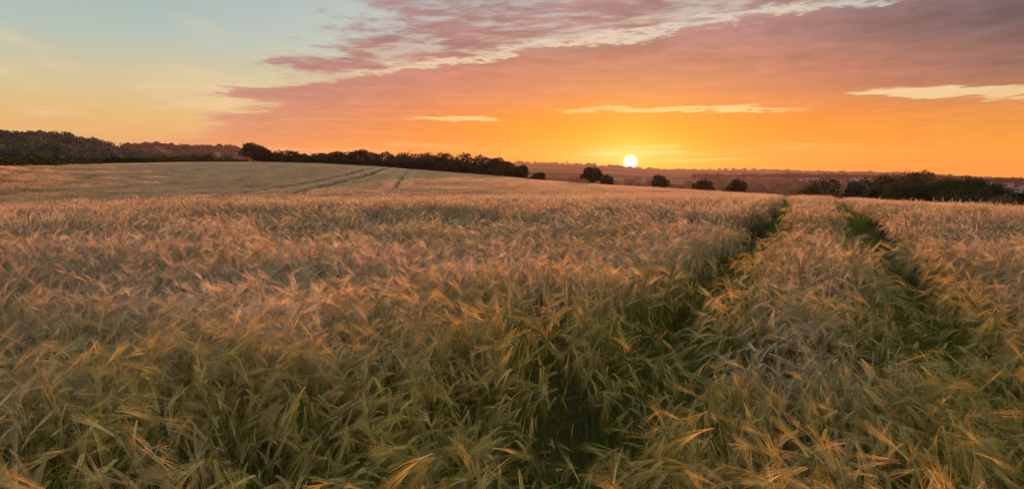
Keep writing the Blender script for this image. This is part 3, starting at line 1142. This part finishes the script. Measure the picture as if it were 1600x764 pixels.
# the lone tree and tree belt along the far side of the field, left to right
belt = 'trees along the far edge of the field'
T = [
    (396, 224, 276, 33, 'tallest rounded tree at the left end of the dark tree belt', 0.30),
    (414, 233, 272, 26, 'lower tree leaning on the tall tree at the left end of belt', 0.15),
    (433, 240, 290, 22, 'small low tree second gap right of the tall left-end tree', 0.08),
    (448, 235.5, 282, 38, 'broad domed tree right of the tall left-end tree', 0.08),
    (474, 241, 285, 26, 'low tree in the dip of the belt below the distant masts', 0.06),
    (492, 243, 284, 26, 'lowest tree of the belt beneath the white distant building', 0.06),
    (505, 240, 270, 24, 'narrow low tree just right of the distant masts', 0.06),
    (523, 237.5, 265, 36, 'wide flat-topped tree right of the distant masts', 0.06),
    (546, 241, 258, 24, 'small tree tucked left of the big round belt tree', 0.06),
    (561, 235, 252, 40, 'big round-headed tree where the two wheel tracks meet the belt', 0.06),
    (583, 239, 262, 20, 'tree behind, between the two big round belt trees', 0.06),
    (601, 238.5, 246, 40, 'second big round tree, above the right-hand wheel track', 0.05),
    (636, 238.5, 262, 36, 'tall tree at the back of the belt behind lower bushes', 0.06),
    (632, 245, 232, 34, 'front low bushy tree right of the second round tree', 0.05),
    (662, 247, 226, 22, 'short pale bushy tree standing in front of the belt', 0.05),
    (668, 239.5, 252, 34, 'tall ragged-topped tree near the middle of the belt', 0.06),
    (693, 240, 232, 34, 'upright tree right of the ragged-topped one', 0.06),
    (722, 240.5, 226, 30, 'tall pointed tree at the middle right of the belt', 0.08),
    (711, 250, 220, 28, 'lower tree filling the gap before the tall pointed one', 0.05),
    (752, 244, 224, 34, 'first round tree on the descending right part of the belt', 0.05),
    (775, 247.5, 220, 30, 'second round tree on the descending right part of the belt', 0.05),
    (794, 253, 214, 28, 'third, lower tree on the descending right part of the belt', 0.05),
    (812, 259, 208, 26, 'last low tree at the right end of the continuous belt', 0.05),
    (841, 270.5, 204, 21, 'small round bush-like tree alone just past the belt end', 0.05),
]
for i, (px, top, d, w, lab, low) in enumerate(T):
    make_tree('oak_tree' if w > 30 else 'field_tree', lab, px, top, d, w * 1.28, group=belt, seed=i, low=low, mat=M_LEAF, count=3600)

lone = 'lone trees beyond the brow under the sun'
make_tree('oak_tree', 'lone spreading tree just left of the sun', 925, 261.5, 212, 37, group=lone, seed=50, low=0.3, count=2600, lobes=12)
make_tree('field_tree', 'low ragged tree at the right foot of the spreading tree', 948, 274, 208, 26, group=lone, seed=51, low=0.1, count=1700)
make_tree('field_tree', 'lone lopsided tree just right of the sun', 1030, 274.5, 200, 32, group=lone, seed=52, low=0.25, count=2400, skew=0.15)
make_tree('field_tree', 'left one of two round trees poking over the brow', 1101, 281, 190, 37, group=lone, seed=53, low=0.3, count=2600, squash=0.9)
make_tree('field_tree', 'right one of two round trees poking over the brow', 1152, 281, 186, 36, group=lone, seed=54, low=0.3, count=2600, squash=0.9)

thick = 'wind-shaped bushes at the right edge of the field'
B = [
    (1281, 279.5, 136, 54, 'dark domed thorn bush standing left of the thicket', M_LEAF, 0.3),
    (1262, 288, 134, 34, 'low left shoulder bush beside the dark domed thorn', M_LEAF, 0.3),
    (1333, 285, 128, 24, 'small thorn at the left start of the thicket', M_LEAF, 0.2),
    (1350, 279.5, 126, 40, 'second thorn of the rising left part of the thicket', M_LEAF, 0.4),
    (1368, 288, 116, 38, 'low front thorn at the left part of the thicket', M_LEAF_GREEN, 0.4),
    (1378, 275, 126, 44, 'third thorn of the rising left part of the thicket', M_LEAF, 0.4),
    (1408, 270, 126, 50, 'high windswept thorn left of the thicket top', M_LEAF, 0.45),
    (1404, 285, 112, 46, 'olive front bush under the thicket top', M_LEAF_GREEN, 0.4),
    (1441, 267.5, 122, 46, 'topmost dark rounded thorn of the thicket', M_LEAF, 0.3),
    (1446, 285, 110, 44, 'dark bush in front of the topmost thorn', M_LEAF, 0.3),
    (1482, 280, 108, 52, 'olive-green bush right of the topmost thorn', M_LEAF_GREEN, 0.3),
    (1508, 278.5, 112, 46, 'broad green-topped bush at the middle of the lower thicket', M_LEAF_GREEN, 0.2),
    (1538, 283, 110, 40, 'bush on the falling right side of the thicket', M_LEAF_GREEN, 0.1),
    (1562, 290, 108, 36, 'lower dark bush behind the dry shrub', M_LEAF, 0.0),
    (1594, 302, 106, 34, 'darkest low bush at the right border of the view', M_LEAF, 0.0),
    (1512, 296, 104, 60, 'low front undergrowth behind the fence posts', M_LEAF, 0.0),
]
for i, (px, top, d, w, lab, mt, sk) in enumerate(B):
    make_tree('thorn_bush', lab, px, top, d, w * 1.22, cat='bush', group=thick, seed=80 + i, low=0.03, mat=mt, count=3600, leaf=0.13, skew=sk, lobes=10)


def make_dry_shrub():
    rng = np.random.default_rng(300)
    px, d = 1572, 98
    x, y, z = spot(px, d)
    Ht = top_z(302.5, px, d) - z
    root = empty('dry_shrub', (x, y, z))
    st, lv = MB(), MB()
    tips = []
    for i in range(70):
        bx, by = rng.normal(0, 0.75), rng.normal(0, 0.4)
        h = Ht * rng.uniform(0.6, 1.0) * (1 - 0.18 * abs(bx))
        a = np.array([bx, by, -0.1])
        b = a + np.array([rng.normal(0, 0.15), rng.normal(0, 0.1), h * 0.6])
        c = b + np.array([rng.normal(0, 0.2), rng.normal(0, 0.15), h * 0.4])
        st.tube([a, b, c], [0.02, 0.014, 0.005], 4)
        for t in np.linspace(0.2, 1, 14):
            tips.append((b + (c - b) * t if t > 0.5 else a + (b - a) * (0.3 + t)) + rng.normal(0, 0.09, 3))
    st.build('stems', M_BARK, root)
    lv.quads(leaf_quads(rng, np.array(tips), 0.075, aspect=1.8))
    lv.build('leaves', M_DRY, root)
    tag(root, 'russet dry shrub beside the fence at the right border', 'shrub')


make_dry_shrub()


def make_fence():
    root = empty('wire_fence', (*spot(1540, 95)[:2], spot(1540, 95)[2]))
    O = np.array(root.location)
    tops = []
    rng = np.random.default_rng(310)
    for px in (1462, 1477, 1491, 1505, 1519, 1534, 1551, 1568, 1593, 1612):
        x, y, z = spot(px, 95)
        m = MB()
        h = 1.58 + rng.uniform(-0.08, 0.14)
        lx, ly = rng.normal(0, 0.03, 2)
        m.tube([(0, 0, -0.3), (lx, ly, h), (lx * 1.02, ly, h + 0.05)], [0.075, 0.065, 0.03], 7)
        o = m.build('post', M_WOOD, root)
        o.location = np.array([x, y, z]) - O
        tops.append((np.array([x, y, z]) - O, h))
    for k in (0.45, 0.85, 1.25):
        m = MB()
        m.tube([tuple(p + np.array([0, -0.07, k])) for p, h in tops], 0.004, 4)
        m.build('wire', M_WIRE, root)
    tag(root, 'weathered wooden posts of wire fence before the right-hand thicket', 'fence')


make_fence()


def make_hedge(name, label, line, width, leaf, dens, mat, group=None):
    """line: list of (x, y, height); a clipped hedge with foliage all over and stems inside"""
    rng = np.random.default_rng(hash(label) % 1000 if False else len(label) * 7)
    x0, y0 = line[0][0], line[0][1]
    z0 = tz(x0, y0)
    root = empty(name, (x0, y0, z0))
    C = []
    stems = MB()
    for (ax, ay, ah), (bx, by, bh) in zip(line[:-1], line[1:]):
        L = math.hypot(bx - ax, by - ay)
        n = int(L * dens)
        t = rng.random(n)
        h = ah + (bh - ah) * t + 0.14 * vnoise((ax + (bx - ax) * t) / 1.7, (ay + (by - ay) * t) / 1.7, 9) + 0.2 * vnoise((ax + t * (bx - ax)) / 7, (ay + (by - ay) * t) / 7, 10)
        nx, ny = -(by - ay) / L, (bx - ax) / L
        s = rng.uniform(-1, 1, n)
        s = np.sign(s) * np.abs(s) ** 0.4
        zz = h * rng.uniform(0.03, 1.0, n) ** 0.6
        w = width / 2 * (1 - 0.35 * (zz / h) ** 3)
        X, Y = ax + (bx - ax) * t + nx * s * w, ay + (by - ay) * t + ny * s * w
        C.append(np.stack([X - x0, Y - y0, terrain(X, Y) + zz - z0], 1))
        for q in np.arange(0.5, L, 3.0):
            f = q / L
            sx, sy = ax + (bx - ax) * f, ay + (by - ay) * f
            sz = tz(sx, sy) - z0
            stems.tube([(sx - x0, sy - y0, sz - 0.2), (sx - x0 + rng.normal(0, 0.15), sy - y0, sz + ah * 0.8)], [0.06, 0.02], 4)
    m = MB()
    m.quads(leaf_quads(rng, np.concatenate(C), leaf))
    m.build('foliage', mat, root)
    stems.build('stems', M_BARK, root)
    tag(root, label, 'hedge', group)
    return root


def hedge_line(spec):
    out = []
    for px, d, top in spec:
        x, y, z = spot(px, d)
        out.append((x, y, max(0.8, top_z(top, px, d) - z)))
    return out


make_hedge('field_hedge', 'long clipped dark green hedge along the left end of the field',
           hedge_line([(-120, 122, 243), (-40, 130, 244), (0, 136, 245), (60, 152, 246), (120, 180, 247), (180, 210, 247), (240, 240, 248)]), 1.8, 0.16, 330, M_LEAF_HEDGE)
make_hedge('field_hedge', 'lower overgrown hedge running up to the tall left-end tree',
           hedge_line([(240, 240, 247.5), (290, 262, 249), (340, 272, 250), (388, 276, 250)]), 2.2, 0.2, 200, M_LEAF_HEDGE)
make_hedge('field_hedge', 'low dark hedge under the lone trees beyond the brow',
           hedge_line([(820, 206, 276), (850, 202, 282.5), (900, 198, 287.5), (960, 194, 289.5), (1020, 190, 292)]), 1.5, 0.16, 240, M_LEAF)
make_hedge('field_hedge', 'dark undergrowth closing the foot of the tree belt',
           hedge_line([(420, 268, 246), (500, 256, 247), (560, 246, 249), (620, 236, 253), (700, 226, 259), (780, 212, 267), (822, 206, 275)]), 3.2, 0.22, 200, M_LEAF)
behind = 'trees behind the left hedge'
for i, (px, top, d, w, lab) in enumerate([
        (55, 241, 190, 18, 'small green tree poking over the far left hedge'),
        (256, 243, 300, 20, 'green tree above the hedge at the foot of the wooded hill'),
        (276, 245, 300, 22, 'low green tree second from the wooded hill foot'),
        (300, 240.5, 330, 30, 'broad green tree above the hedge below the far blue hill'),
        (324, 240.5, 330, 26, 'rounded green tree right of the broad one above the hedge'),
        (352, 244, 330, 26, 'last low green tree before the tall left-end tree')]):
    make_tree('hedge_tree', lab, px, top, d, w * 1.1, group=behind, seed=200 + i, low=0.02, mat=M_LEAF_HEDGE, count=1500, leaf=0.28)


# ------------------------------------------------------------------ distant woods (masses nobody could count)
def wood(name, label, crowns, leaf, per, mat):
    """crowns: list of (x, y, z, radius, height)"""
    rng = np.random.default_rng(len(crowns) + per)
    mb = MB()
    for x, y, z, r, h in crowns:
        lb = [(x, y, z + h * 0.58, r * 0.85, r * 0.85, h * 0.42)]
        for _ in range(4):
            a = rng.uniform(0, 2 * math.pi)
            lb.append((x + math.cos(a) * r * 0.5, y + math.sin(a) * r * 0.5, z + h * rng.uniform(0.4, 0.8), r * 0.5, r * 0.5, h * 0.22))
        p = lobe_points(rng, lb, per, 0.7)
        mb.quads(leaf_quads(rng, p, leaf))
    o = mb.build(name, mat)
    tag(o, label, 'woodland', kind='stuff')
    return o


rw = np.random.default_rng(41)
cr = []
while len(cr) < 620:
    px, d = rw.uniform(-260, 285), rw.uniform(430, 900)
    x, y, z = spot(px, d)
    if z < 3.0 and rw.random() < 0.7:
        continue
    cr.append((x, y, z, rw.uniform(4.0, 7.0), rw.uniform(7, 12)))
wood('woodland', 'dense dark wood covering the round hill at the far left', cr, 0.75, 260, M_LEAF_WOOD)
cr = []
for _ in range(520):
    px = rw.uniform(195, 450)
    d = rw.choice([rw.uniform(1500, 2480), rw.uniform(2440, 2500)])
    x, y, z = spot(px, d)
    cr.append((x, y, z, rw.uniform(8, 15), rw.uniform(7, 13) if rw.random() < 0.92 else 17))
wood('woodland', 'bluish far wood on the ridge between wooded hill and tree belt', cr, 2.6, 60, M_LEAF_FAR)
cr = []
for _ in range(230):
    px = rw.uniform(1085, 1640)
    d = rw.uniform(1720, 1860)
    x, y, z = spot(px, d)
    cr.append((x, y, z, rw.uniform(7, 12), rw.uniform(9, 15)))
for px in (1097, 1295, 1317, 1460, 1484, 1492):
    x, y, z = spot(px, 1650)
    cr.append((x, y, z, rw.uniform(13, 17), rw.uniform(17, 21)))
for _ in range(60):
    px = rw.uniform(1452, 1515)
    x, y, z = spot(px, rw.uniform(1250, 1500))
    cr.append((x, y, z, rw.uniform(8, 12), rw.uniform(14, 19)))
wood('woodland', 'mauve wooded ridge across the valley at the right', cr, 2.0, 80, M_LEAF_FAR)
cr = []
for _ in range(260):
    px = rw.choice([rw.uniform(1040, 1300), rw.uniform(1160, 1340), rw.uniform(960, 1090), rw.uniform(890, 920)])
    d = rw.uniform(850, 1500)
    x, y, z = spot(px, d)
    if vnoise(np.array([x / 120]), np.array([y / 120]), 3)[0] < -0.05 and rw.random() < 0.9:
        continue
    cr.append((x, y, z, rw.uniform(6, 10), rw.uniform(8, 13)))
wood('woodland', 'patches of dusky wood on the valley slope below the sun', cr, 1.6, 80, M_LEAF_FAR)
cr = []
for _ in range(300):
    px = rw.uniform(760, 1640)
    x, y, z = spot(px, rw.uniform(3700, 3800))
    s = 1.0 if rw.random() < 0.85 else 1.8
    cr.append((x, y, z - 2, rw.uniform(8, 18), rw.uniform(6, 12) * s * (0.6 if px > 1020 else 1.0)))
wood('woodland', 'thin line of trees on the farthest skyline ridge', cr, 3.0, 40, M_LEAF_FAR)

far_h = 'hedgerows between the valley fields'
for i, (spec, lab) in enumerate([
        ([(820, 2050, 264), (870, 2000, 265), (940, 1960, 267)], 'upper thin hedgerow on the far slope left of the sun'),
        ([(826, 1500, 267), (870, 1480, 268.5), (930, 1450, 271), (960, 1430, 272)], 'thick dark hedgerow with trees across the valley left of the sun'),
        ([(850, 1250, 276), (890, 1240, 276), (925, 1230, 277)], 'straight hedgerow low in the valley above the small round tree'),
        ([(830, 1100, 283), (880, 1080, 283.5), (930, 1060, 284)], 'lowest hedgerow in the valley left of the spreading tree'),
        ([(1050, 2300, 272), (1120, 2250, 272), (1200, 2250, 273)], 'faint hedgerow on the slope right of the sun')]):
    ln = []
    for px, d, top in spec:
        x, y, z = spot(px, d)
        ln.append((x, y, 4.5 if i != 1 else 7.5))
    make_hedge('hedgerow', lab, ln, 5.0, 1.5, 5.0, M_LEAF_FAR, far_h)


# ------------------------------------------------------------------ far houses, building and masts
def house_meshes(w, dp, h):
    a = MB()
    a.add([(-w, -dp, -1.5), (w, -dp, -1.5), (w, dp, -1.5), (-w, dp, -1.5), (-w, -dp, h), (w, -dp, h), (w, dp, h), (-w, dp, h), (-w, 0, h * 1.55), (w, 0, h * 1.55)],
          [(0, 1, 5, 4), (1, 2, 6, 9, 5), (2, 3, 7, 6), (3, 0, 4, 8, 7)])
    r = MB()
    o, e = 0.35, 0.12
    r.add([(-w - o, -dp - o, h - o * 0.5 + e), (w + o, -dp - o, h - o * 0.5 + e), (w + o, 0, h * 1.55 + e), (-w - o, 0, h * 1.55 + e), (-w - o, dp + o, h - o * 0.5 + e), (w + o, dp + o, h - o * 0.5 + e),
           (-w - o, -dp - o, h - o * 0.5 - e), (w + o, -dp - o, h - o * 0.5 - e), (-w - o, dp + o, h - o * 0.5 - e), (w + o, dp + o, h - o * 0.5 - e)],
          [(0, 1, 2, 3), (3, 2, 5, 4), (0, 6, 7, 1), (4, 5, 9, 8), (6, 8, 9, 7)])
    c = MB()
    c.box(w * 0.55, w * 0.8, -0.4, 0.4, h * 1.3, h * 1.8)
    g = MB()
    g.box(-0.6, 0.6, -dp - 0.05, -dp + 0.1, -0.55, 0.55)
    return a.mesh('wall', M_WHITE), r.mesh('roof', M_SLATE), c.mesh('chimney', M_WHITE), g.mesh('window', M_GLASS)


HM = [house_meshes(6.0, 4.0, 5.2), house_meshes(9.5, 4.2, 5.4), house_meshes(5.0, 4.5, 4.2)]


def put_house(px, d, rz, k, label, group, lift=0.0):
    x, y, z = spot(px, d)
    t = empty('house', (x, y, z + lift), rz)
    wl, rf, ch, wi = HM[k]
    for nm, me in (('wall', wl), ('roof', rf)):
        o = bpy.data.objects.new(nm, me)
        COL.objects.link(o)
        o.parent = t
        if nm == 'roof':
            c = bpy.data.objects.new('chimney', ch)
            COL.objects.link(c)
            c.parent = o
    w = (6.0, 9.5, 5.0)[k]
    h = (5.2, 5.4, 4.2)[k]
    for q in (-0.6, 0, 0.6):
        for zz in (1.4, 3.9) if h > 5 else (2.0,):
            o = bpy.data.objects.new('window', wi)
            COL.objects.link(o)
            o.parent = t
            o.location = (q * w, 0, zz) if k != 2 else (q * w, -0.5, zz)
    if k == 1: pass
    tag(t, label, 'house', group)


rh = np.random.default_rng(66)
for px, d in [(1318, 1560), (1323, 1600), (1328, 1570), (1332, 1620), (1336, 1590), (1340, 1640), (1344, 1600), (1348, 1620), (1352, 1650), (1356, 1660), (1337, 1540), (1346, 1560)]:
    put_house(px, d, rh.uniform(-0.4, 0.4), int(rh.integers(3)), 'small white house in the far cluster above the left part of thicket', 'white houses across the valley')
for px, d in [(1258, 1580), (1272, 1600), (1300, 1570)]:
    put_house(px, d, rh.uniform(-0.3, 0.3), 1, 'tiny pale farmhouse among trees on the far ridge left of the cluster', 'farmhouses on the wooded ridge')
for px, d in [(1512, 1500), (1518, 1300), (1526, 1540), (1533, 1200), (1540, 1480), (1547, 1560), (1554, 1360), (1560, 1150), (1566, 1450), (1572, 1250), (1578, 1540), (1584, 1100), (1588, 1380), (1593, 1250), (1598, 1480), (1570, 1080), (1590, 1160), (1596, 1050), (1530, 1400), (1548, 1240), (1604, 1300), (1576, 1380), (1583, 1210), (1564, 1320)]:
    put_house(px, d, rh.uniform(-0.5, 0.5), int(rh.integers(3)), 'small pale house of the hillside village at the right border', 'village houses at the right border')
cr = []
for _ in range(90):
    px, d = rw.uniform(1500, 1640), rw.uniform(1000, 1600)
    x, y, z = spot(px, d)
    cr.append((x, y, z, rw.uniform(4, 7), rw.uniform(5, 9)))
wood('village_trees', 'scattered garden trees among the hillside village houses', cr, 1.5, 60, M_LEAF_FAR)


def far_building():
    x, y, z = spot(491, 1700)
    zt = top_z(239.5, 491, 1700) - z
    t = empty('farm_building', (x, y, z), 0.1)
    a = MB(); a.box(-5, 3, -5, 5, -2, zt - 1.2); a.build('wall', M_WHITE, t)
    a = MB(); a.box(3.02, 9, -4, 4, -2, zt); a.build('tower', M_WHITE, t)
    a = MB(); a.box(-5.4, 3.0, -5.4, 5.4, zt - 1.15, zt - 0.5); a.build('roof', M_SLATE, t)
    tag(t, 'pale block building on the skyline behind the dip of the tree belt', 'building')
    for px, top, lab in ((488, 233.5, 'shorter thin mast left of the skyline block building'), (498, 231.5, 'taller thin mast right of the skyline block building')):
        x, y, z = spot(px, 1720)
        h = top_z(top, px, 1720) - z
        t = empty('radio_mast', (x, y, z))
        m = MB(); m.tube([(0, 0, -2), (0, 0, h * 0.6), (0, 0, h)], [0.8, 0.6, 0.3], 6); m.build('pole', M_STEEL, t)
        for q in (0.8, 0.92):
            m = MB(); m.box(-1.4, 1.4, -0.3, 0.3, h * q, h * q + 0.8); m.build('antenna', M_STEEL, t)
        tag(t, lab, 'mast')
    for px, top, lab in ((1392, 264, 'taller thin mast on the skyline above the thicket'), (1401.5, 267, 'shorter thin mast on the skyline above the thicket')):
        x, y, z = spot(px, 3600)
        h = top_z(top, px, 3600) - z
        t = empty('radio_mast', (x, y, z))
        m = MB(); m.tube([(0, 0, -2), (0, 0, h * 0.6), (0, 0, h)], [1.3, 1.0, 0.6], 6); m.build('pole', M_STEEL, t)
        m = MB(); m.box(-2, 2, -0.4, 0.4, h * 0.85, h * 0.85 + 1.5); m.build('antenna', M_STEEL, t)
        tag(t, lab, 'mast')


far_building()


# ------------------------------------------------------------------ the air
def build_haze():
    m, g = material('haze')
    pv = g.node('ShaderNodeVolumePrincipled')
    pv.inputs['Color'].default_value = (0.62, 0.41, 0.57, 1)
    pv.inputs['Density'].default_value = HAZE_DENSITY
    pv.inputs['Anisotropy'].default_value = 0.52
    o_ = g.node('ShaderNodeOutputMaterial')
    g.t.links.new(pv.outputs[0], o_.inputs['Volume'])
    b = MB()
    b.box(-4750, 4750, -4750, 4750, HAZE_BOTTOM, 125)
    o = b.build('haze', m)
    tag(o, 'thin evening haze filling the valley and veiling far hills', 'haze', kind='stuff')


HAZE_DENSITY = 4.4e-5
gm = bpy.data.objects['ground'].data
zmin = min(v.co.z for v in gm.vertices)
HAZE_BOTTOM = zmin - 1.0
build_haze()
